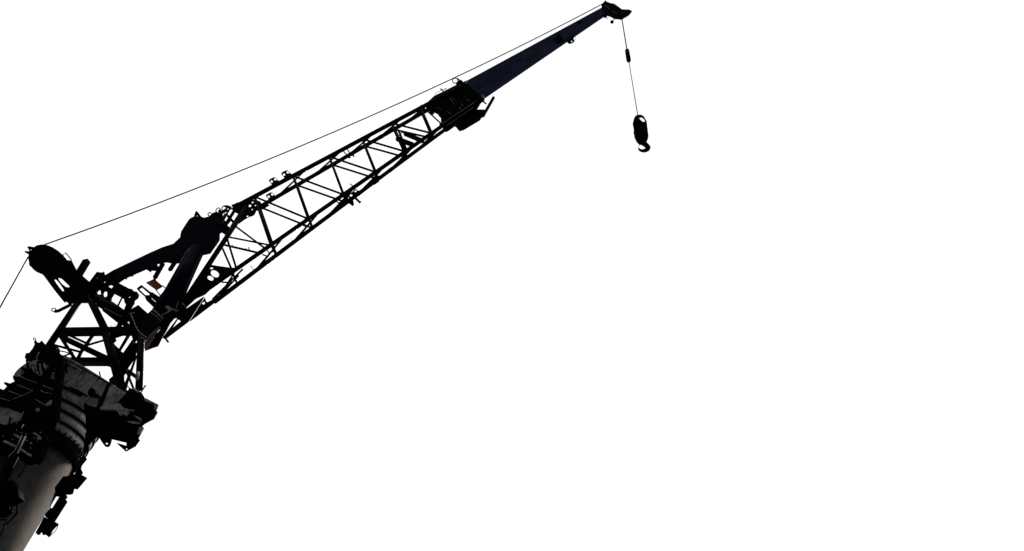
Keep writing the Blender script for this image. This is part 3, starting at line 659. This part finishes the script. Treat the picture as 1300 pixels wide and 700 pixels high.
for k in range(1): 
    pc = P(*c, dn+.06); rad = 2.25*SC(*c, 0)
    lw.tube([pc+Vector((0, 0, rad*math.cos(a))) for a in [math.pi*j/8 for j in range(9)]], .01, 12) if 0 else None
    L = [(math.cos(math.pi*j/8), math.sin(math.pi*j/8)) for j in range(9)]
    rings = [[lw.v(pc + Vector((rad*max(sn, .02)*math.cos(2*math.pi*k2/12), rad*max(sn, .02)*math.sin(2*math.pi*k2/12), rad*cs))) for k2 in range(12)] for cs, sn in L]
    for i in range(8):
        for k2 in range(12): lw.bm.faces.new((rings[i][k2], rings[i][(k2+1) % 12], rings[i+1][(k2+1) % 12], rings[i+1][k2])).smooth = True
lw.wire(H([(495, 400), (480, 430), (455, 450)]), .7, dn+.06)
lw.wire(H([(325, 345), (345, 385), (350, 405)]), .9, dn+.06)

# ================================================================ HOIST ROPE (a thing of its own) and HOOK BLOCK
plumb = P(789.4, 23.5, dn+.08)
def down(y):                              # point on the plumb line under the head that shows at photo row y
    lo, hi = 0.0, 40.0
    for _ in range(50):
        m = (lo+hi)/2
        if PX(plumb-Vector((0, 0, m)))[1] < y: lo = m
        else: hi = m
    return plumb-Vector((0, 0, lo))
print('hook line at', PX(down(63)), PX(down(148)), 'want 796.3 / 809.4')
rope = Part('hoist_rope', ROPE, None, origin=down(147), label='thin steel hoist rope running above the boom and hanging from its tip')
rope.o['category'] = 'rope'
s0 = SC(400, 170, 0)
def catenary(a, b, r, sag=0.0, n=24):
    rope.tube([a.lerp(b, k/n) - Vector((0, 0, sag*4*(k/n)*(1-k/n))) for k in range(n+1)], r, 6)
a0 = P(57.2, 310.6, -.31); b0 = P(769, 3.0, dn+.08)
mid = (a0+b0)/2; pm = PX(mid)
print('rope mid', pm)
def sag_y(sg):
    best = min((abs(PX(a0.lerp(b0, k/200)-Vector((0, 0, sg*4*(k/200)*(1-k/200))))[0]-440), PX(a0.lerp(b0, k/200)-Vector((0, 0, sg*4*(k/200)*(1-k/200))))[1]) for k in range(201))
    return best[1]
lo, hi_ = 0, 3
for _ in range(30):
    m = (lo+hi_)/2
    if sag_y(m) < 161: lo = m
    else: hi_ = m
print('sag', lo)
catenary(a0, b0, 1.45*SC(400, 170)*.5, lo)
out = P(36.0, 326.5, -.31); dirn = P(0, 391, -.31)-out
rope.tube([out, out+dirn*((out.z-.02)/-dirn.z)], .72*SC(10, 380)*.5*2.9, 6)
rope.tube([P(x, y, -.31) for x, y in ((57.2, 310.6), (50, 311.5), (43, 315.2), (38.6, 320), (36.0, 326.5))], .02, 6)
rope.tube([b0, P(775, 4.8, dn+.08), P(784, 11, dn+.08), P(788.5, 17, dn+.08), plumb], .015, 6)
rope.tube([plumb, down(63.5)], 1.4*SC(790, 40)*.5, 6)
# two strands on the upper part, rope eye
rope.tube([down(24)+U*.03, down(62)+U*.012], .35*SC(790, 40)*.5, 5)
rope.tube([down(78), down(147.5)], 1.05*SC(800, 110)*.5, 6)
slv = Part('rope_weight', BLACK, rope)
pa, pb = down(62.6), down(78.8)
rw = 2.9*SC(797, 70)
slv.tube([pa, pa.lerp(pb, .12)], rw*.35, 14, rw*.95); slv.tube([pa.lerp(pb, .12), pa.lerp(pb, .88)], rw*.95, 14, rw); slv.tube([pa.lerp(pb, .88), pb], rw, 14, rw*.45)

hp = down(170); hd_ = (hp - P(0, 0, 0))
dh = (hp-EYE).dot(N)-D
hook = thing('hook_block', down(147), 'black crane hook block hanging from the thin rope beneath the boom tip', 'hook block')
K = lambda L: T(780, 140, L, 11.667)
outl = K([(345, 75), (400, 75), (440, 95), (460, 130), (480, 170), (490, 260), (505, 380), (490, 440), (462, 492), (440, 510), (370, 512), (330, 470), (295, 400), (285, 280), (270, 200), (290, 130), (310, 95)])
hole = K([(362, 118), (400, 103), (440, 133), (457, 165), (430, 174), (405, 160)])
cpa = Part('cheek_plate', BLACK, hook); cpa.plate(outl, dh-.10, .03, [hole])
cpb = Part('cheek_plate', BLACK, hook); cpb.plate([((x-812)*.93+811.6, (y-165)*.96+163.6) for x, y in outl], dh+.02, .03, [[(x, y) for x, y in hole]])
shv = Part('sheave', BLACK, hook); shv.disc((812.6, 167.5), 8.3, dh-.06, .07, 28)
sh2 = Part('spacer_block', BLACK, hook); sh2.plate(K([(300, 130), (350, 140), (440, 200), (470, 260), (480, 400), (440, 480), (380, 490), (320, 420), (300, 280)]), dh-.07, .09)
hkk = Part('hook', BLACK, hook)
pts = K([(430, 490), (470, 520), (500, 552), (490, 580), (455, 600), (410, 605), (375, 590), (352, 556)])
rad = [3.6, 3.3, 3.2, 2.9, 2.5, 2.0, 1.5, .5]
for i in range(7):
    hkk.bar(pts[i], pts[i+1], rad[i]*2, dh-.04, seg=12, w2=rad[i+1]*2)
for i in range(1, 7): 
    pass
latch = Part('hook_latch', BLACK, hook); latch.wire(K([(372, 508), (352, 545)]), .5, dh-.04)

# ================================================================ GROUND
g = Part('quay_ground', mat('quay_asphalt', (.05, .05, .05), .9, .2, scale=.4, fine=60), None); g.o['kind'] = 'structure'
n = 72; vs = [g.v(Vector((3000*math.cos(2*math.pi*k/n), 3000*math.sin(2*math.pi*k/n), 0))) for k in range(n)]
g.bm.faces.new(vs)

for b in BUILDERS: b.finish()
for o in bpy.data.objects:
    if '_org' in o: del o['_org']

# ================================================================ SKY AND SUN
w = bpy.data.worlds.new('World'); S.world = w; w.use_nodes = True
nt = w.node_tree; nt.nodes.clear()
SAZ, SEL = math.radians(-16), math.radians(42)
sun_dir = Vector((math.sin(SAZ)*math.cos(SEL), math.cos(SAZ)*math.cos(SEL), math.sin(SEL)))
sky = nt.nodes.new('ShaderNodeTexSky'); sky.sky_type = 'NISHITA'; sky.sun_disc = False; sky.sun_elevation = SEL; sky.sun_rotation = SAZ; sky.dust_density = 5
tc = nt.nodes.new('ShaderNodeTexCoord')
gdir = Vector((.06, math.cos(math.radians(50)), math.sin(math.radians(50)))).normalized()   # centre of the bright haze
dp = nt.nodes.new('ShaderNodeVectorMath'); dp.operation = 'DOT_PRODUCT'; dp.inputs[1].default_value = gdir
nt.links.new(tc.outputs['Generated'], dp.inputs[0])
rp = nt.nodes.new('ShaderNodeValToRGB'); e = rp.color_ramp.elements
e[0].position = 0.0; e[0].color = (.045, .047, .052, 1)
e[1].position = .62; e[1].color = (1.12, 1.12, 1.12, 1)
m_ = rp.color_ramp.elements.new(.45); m_.color = (.10, .10, .105, 1)
nt.links.new(dp.outputs['Value'], rp.inputs['Fac'])
b1 = nt.nodes.new('ShaderNodeBackground'); b1.inputs['Strength'].default_value = .05; nt.links.new(sky.outputs['Color'], b1.inputs['Color'])
b2 = nt.nodes.new('ShaderNodeBackground'); b2.inputs['Strength'].default_value = 1.0; nt.links.new(rp.outputs['Color'], b2.inputs['Color'])
ms_ = nt.nodes.new('ShaderNodeMixShader'); ms_.inputs[0].default_value = .92
nt.links.new(b1.outputs[0], ms_.inputs[1]); nt.links.new(b2.outputs[0], ms_.inputs[2])
wo = nt.nodes.new('ShaderNodeOutputWorld'); nt.links.new(ms_.outputs[0], wo.inputs['Surface'])
sl = bpy.data.lights.new('sun', 'SUN'); sl.energy = 5.0; sl.angle = math.radians(8); sl.color = (1, .84, .70)
so = bpy.data.objects.new('sun', sl); COL.objects.link(so); so.rotation_euler = sun_dir.to_track_quat('Z', 'Y').to_euler(); so.location = (0, 0, 60)

S.view_settings.view_transform = 'Standard'; S.view_settings.look = 'None'; S.view_settings.exposure = 0; S.view_settings.gamma = 1
S.render.engine = 'CYCLES'
S.render.resolution_x = 1024; S.render.resolution_y = 551
